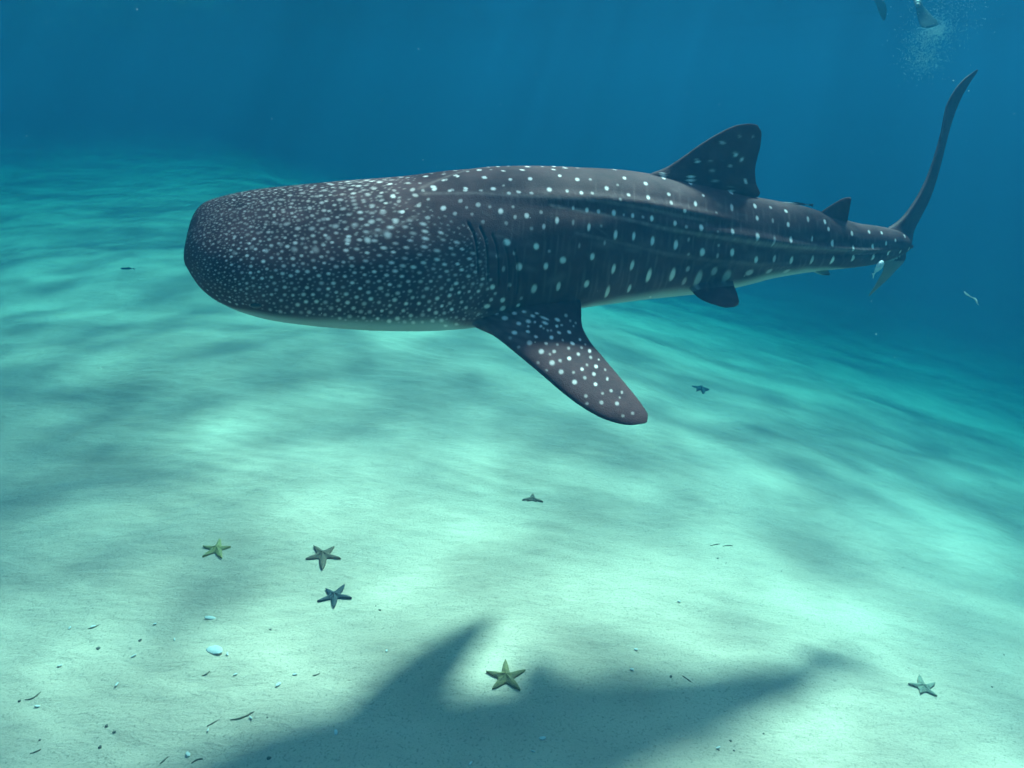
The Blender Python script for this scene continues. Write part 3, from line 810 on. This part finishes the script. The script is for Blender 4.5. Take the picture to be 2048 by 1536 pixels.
def twig(a, b, r):
    pa_, pb_ = ground_hit(*map(float, a)), ground_hit(*map(float, b))
    ns, nt = 9, 7
    s = np.linspace(0, 1, ns); L_ = np.linalg.norm(pb_ - pa_); T = (pb_ - pa_) / L_; S = np.cross(T, (0, 0, 1)); S /= np.linalg.norm(S); U = np.cross(S, T)
    bend = rng.normal(0, 0.08) * L_
    ctr = pa_ + s[:, None] * (pb_ - pa_) + (np.sin(s * math.pi) * bend)[:, None] * S
    ctr[:, 2] = ground(ctr[:, 0], ctr[:, 1]) + r * 0.6
    th = np.linspace(0, 2 * math.pi, nt, endpoint=False); rr = r * (0.45 + 0.55 * np.sin(s * math.pi) + 0.15 * rng.normal(size=ns))
    R = ctr[:, None] + (rr[:, None] * np.cos(th))[..., None] * S + (rr[:, None] * np.sin(th))[..., None] * U
    V_, F_ = closed_loft(R - ctr[4])
    o = mesh_obj('twig', V_, F_, twig_mat); o.location = ctr[4]
    tag(o, 'thin dark twig-like scrap on sand ' + near(*a), 'twig', 'dark scraps of debris on the sand')
for a, b in [((50, 1400), (82, 1384)), ((383, 1527), (406, 1518)), ((320, 1528), (336, 1514)), ((414, 1453), (437, 1440)), ((176, 1258), (198, 1250)), ((404, 1352), (420, 1342)), ((60, 1508), (82, 1499)), ((625, 1352), (640, 1347)),
             ((1365, 1352), (1385, 1366)), ((1420, 1092), (1440, 1088)), ((1445, 1093), (1466, 1092)), ((460, 1440), (508, 1425)), ((496, 1432), (508, 1424)), ((1310, 685), (1330, 692))]:
    twig(a, b, 0.005)
def pebble(u_, v_, s):
    c = ground_hit(float(u_), float(v_))
    bm = bmesh.new(); bmesh.ops.create_icosphere(bm, subdivisions=2, radius=s)
    for vv_ in bm.verts:
        vv_.co *= 1 + 0.25 * math.sin(vv_.co.x * 190 + u_) * math.cos(vv_.co.y * 170 + v_); vv_.co.z *= 0.55
    m_ = bpy.data.meshes.new('pebble'); bm.to_mesh(m_); bm.free(); m_.materials.append(stone_mat)
    m_.polygons.foreach_set('use_smooth', [True] * len(m_.polygons))
    o = bpy.data.objects.new('pebble', m_); col.objects.link(o); o.location = c + np.array([0, 0, s * 0.2]); o.rotation_euler.z = rng.random() * 6
    tag(o, 'small dark pebble on sand ' + near(u_, v_), 'pebble', 'dark pebbles on the sand')
for x, y in [(760, 1220), (752, 1212), (541, 1259), (1468, 1501), (1438, 1500), (1461, 1482), (39, 1402), (229, 1464), (200, 1494), (213, 1452), (80, 1480), (1435, 1117), (1452, 1126), (1563, 1142), (1342, 1353), (280, 1281), (197, 1297), (538, 1517), (535, 1435), (1527, 1467), (2008, 1310), (1984, 1374), (2036, 1060)]:
    pebble(x, y, 0.006 + 0.009 * rng.random() ** 2)

# drifting scrap beyond the tail
def ribbon(name, pts3, w):
    pts3 = np.array(pts3); T = np.gradient(pts3, axis=0); S = np.cross(T, (0.2, 1, 0.3)); S /= np.linalg.norm(S, axis=1)[:, None]
    wq = w * np.array([0.6, 1.1, 0.6, 0.4, 0.9, 1.0, 0.5, 0.3])[:, None]
    N = np.cross(S, T); N /= np.linalg.norm(N, axis=1)[:, None]
    R = np.stack([pts3 + S * wq, pts3 + N * 0.004, pts3 - S * wq, pts3 - N * 0.004], 1)
    V_, F_ = closed_loft(R - pts3[4]); o = mesh_obj(name, V_, F_, shell_mat); o.location = pts3[4]; return o
tag(ribbon('drifting_scrap', [P(x, y, d_) for x, y, d_ in [(1928., 583., 7.0), (1933., 588., 7.0), (1939., 592., 7.02), (1944., 595., 7.03), (1950., 597., 7.03), (1953., 602., 7.02), (1954., 606., 7.0), (1957., 610., 7.)]], 0.008),
    'pale ragged scrap drifting in open water beyond the tail', 'debris')

# ------------------------------------------------------------------ specks drifting in the water (nobody could count them)
def specks(name, pos, size, mat):
    bm = bmesh.new(); bmesh.ops.create_icosphere(bm, subdivisions=1, radius=1.0)
    bv_ = np.array([v_.co[:] for v_ in bm.verts]); bf_ = np.array([[v_.index for v_ in f.verts] for f in bm.faces]); bm.free()
    V_ = (pos[:, None] + bv_[None] * size[:, None, None] * (0.6 + 0.8 * rng.random((len(pos), 1, 3)))).reshape(-1, 3)
    F_ = (bf_[None] + (np.arange(len(pos)) * len(bv_))[:, None, None]).reshape(-1, 3)
    o = mesh_obj(name, V_, F_, mat); tag(o, kind='stuff'); return o
npt = 1100
pp = np.stack([rng.uniform(-8, 9, npt), rng.uniform(2.2, 13, npt), rng.uniform(0.4, SURF - 0.2, npt)], -1)
pp = pp[pp[:, 2] > ground(pp[:, 0], pp[:, 1]) + 0.15]
specks('floating_particles', pp, 0.0013 + 0.0024 * rng.random(len(pp)) ** 3, shell_mat)

# ------------------------------------------------------------------ swimmer at the surface, top of the frame
SD = 11.5
wet = simple_mat('dark_wetsuit', (0.02, 0.03, 0.035), 0.7, (0.03, 0.05, 0.05))
skin = simple_mat('skin', (0.42, 0.27, 0.20), 0.6, (0.36, 0.22, 0.16))
fin_m = simple_mat('green_fin_rubber', (0.012, 0.06, 0.045), 0.6, (0.008, 0.04, 0.03))
hair_m = simple_mat('dark_hair', (0.015, 0.012, 0.01), 0.7)
A0 = P(1835., 8., SD); B0 = P(1752., -6., SD + 0.25)        # the two ankles
ZS = SURF - 0.22
hip = np.array([A0[0] + 0.15, A0[1] + 0.75, ZS - 0.06])
fwd = np.array([0.35, 0.93, 0.0]); side = np.array([0.93, -0.35, 0.0])
J = {}
J['pelvis'] = hip
J['belly'] = hip + fwd * 0.16 + np.array([0, 0, 0.02]); J['chest'] = hip + fwd * 0.38 + np.array([0, 0, 0.03]); J['neck'] = hip + fwd * 0.56 + np.array([0, 0, 0.03])
J['head0'] = hip + fwd * 0.64 + np.array([0, 0, 0.03]); J['head1'] = hip + fwd * 0.76 + np.array([0, 0, 0.02])
for s_, an, nm in ((1, A0, 'a'), (-1, B0, 'b')):
    J['hip' + nm] = hip + side * 0.10 * s_ - fwd * 0.04
    kn = (J['hip' + nm] + an) / 2 + np.array([0, 0, -0.04]) + fwd * 0.10
    J['knee' + nm] = kn; J['ankle' + nm] = an
    J['foot' + nm] = an + (an - kn) / np.linalg.norm(an - kn) * 0.12
    J['sh' + nm] = hip + fwd * 0.50 + side * 0.19 * s_
    J['el' + nm] = J['sh' + nm] + fwd * 0.20 + side * 0.10 * s_ + np.array([0, 0, -0.12])
    J['wr' + nm] = J['el' + nm] + fwd * 0.22 - side * 0.02 * s_ + np.array([0, 0, -0.05])
    J['hand' + nm] = J['wr' + nm] + fwd * 0.09
E = [('pelvis', 'belly'), ('belly', 'chest'), ('chest', 'neck'), ('neck', 'head0'), ('head0', 'head1')]
for nm in 'ab': E += [('pelvis', 'hip' + nm), ('hip' + nm, 'knee' + nm), ('knee' + nm, 'ankle' + nm), ('ankle' + nm, 'foot' + nm), ('chest', 'sh' + nm), ('sh' + nm, 'el' + nm), ('el' + nm, 'wr' + nm), ('wr' + nm, 'hand' + nm)]
RAD = dict(pelvis=(.15, .11), belly=(.135, .10), chest=(.16, .115), neck=(.06, .06), head0=(.085, .10), head1=(.075, .09), hip=(.09, .09), knee=(.06, .06), ankle=(.04, .04), foot=(.045, .03), sh=(.065, .065), el=(.045, .045), wr=(.03, .03), hand=(.04, .018))
names = list(J)
person = bpy.data.objects.new('person', None); col.objects.link(person); person.location = Vector(hip)
sm = bpy.data.meshes.new('body'); sm.from_pydata([tuple(J[n_] - hip) for n_ in names], [(names.index(a), names.index(b)) for a, b in E], [])
pb = bpy.data.objects.new('body', sm); col.objects.link(pb); pb.parent = person
md = pb.modifiers.new('skin', 'SKIN'); md.use_smooth_shade = True
for i, n_ in enumerate(names):
    key = n_ if n_ in RAD else n_[:-1]
    sm.skin_vertices[0].data[i].radius = RAD[key]
    sm.skin_vertices[0].data[i].use_root = (n_ == 'pelvis')
pb.modifiers.new('sub', 'SUBSURF').levels = 2
dg = bpy.context.evaluated_depsgraph_get(); nm_ = bpy.data.meshes.new_from_object(pb.evaluated_get(dg)); pb.modifiers.clear(); pb.data = nm_
nm_.materials.clear(); nm_.materials.append(wet); nm_.materials.append(skin)
for pl in nm_.polygons:
    c = np.array(pl.center) + hip
    pl.material_index = 1 if any(np.linalg.norm(c - J[q]) < 0.13 for q in ('head0', 'head1', 'handa', 'handb')) or min(np.linalg.norm(c - A0), np.linalg.norm(c - B0)) < 0.16 else 0
    pl.use_smooth = True
bm = bmesh.new(); bmesh.ops.create_icosphere(bm, subdivisions=3, radius=0.115)
for vv_ in bm.verts: vv_.co *= 1 + 0.05 * math.sin(vv_.co.x * 60) * math.sin(vv_.co.y * 50)
hm = bpy.data.meshes.new('hair'); bm.to_mesh(hm); bm.free(); hm.materials.append(hair_m)
ho = bpy.data.objects.new('hair', hm); col.objects.link(ho); ho.parent = person; ho.location = Vector(J['head1'] - hip) + Vector((0, 0, 0.03))
def swim_fin(an, dirn_, widev, ln_):
    dirn_ = dirn_ / np.linalg.norm(dirn_); widev = widev - (widev @ dirn_) * dirn_; widev /= np.linalg.norm(widev); N = np.cross(dirn_, widev)
    s = np.linspace(0, 1, 14); wd = np.interp(s, [0, 0.2, 0.4, 0.8, 0.95, 1], [0.05, 0.065, 0.10, 0.15, 0.14, 0.09]); tk = np.interp(s, [0, 0.3, 1], [0.045, 0.018, 0.006])
    th = np.linspace(0, 2 * math.pi, 20, endpoint=False)
    ctr = an + s[:, None] * dirn_ * ln_ + (0.06 * s ** 2)[:, None] * N
    R = ctr[:, None] + (wd[:, None] * np.cos(th))[..., None] * widev + (tk[:, None] * np.sin(th))[..., None] * N
    V_, F_ = closed_loft(R - hip)
    mesh_obj('swim_fin', V_, F_, fin_m, person)
swim_fin(A0 + np.array([0, 0, 0.02]), np.array([0.12, -0.25, -0.38]), np.array([1.0, 0.1, 0.1]), 0.50)
swim_fin(B0, np.array([-0.03, -0.3, -0.22]), np.array([0.25, 1.0, 0.0]), 0.50)
tag(person, 'swimmer in dark wetsuit and green fins at the surface, only the legs showing', 'person')
# bubbles churned up by the fins
nb_ = 9000
cb = P(np.array([1855., 1872., 1890., 1850.]), np.array([75., 60., 30., 120.]), np.array([SD + .1] * 4))
pick = rng.integers(0, 4, nb_); sdv = np.array([0.17, 0.10, 0.30, 0.16])[pick]
pb_ = cb[pick] + rng.normal(size=(nb_, 3)) * sdv[:, None] * np.array([1.0, 1.0, 0.8])
pb_ = pb_[pb_[:, 2] < SURF - 0.05]
specks('bubbles', pb_, 0.0014 + 0.0055 * rng.random(len(pb_)) ** 4, simple_mat('bubble_white', (0.85, 0.9, 0.92), 0.2))
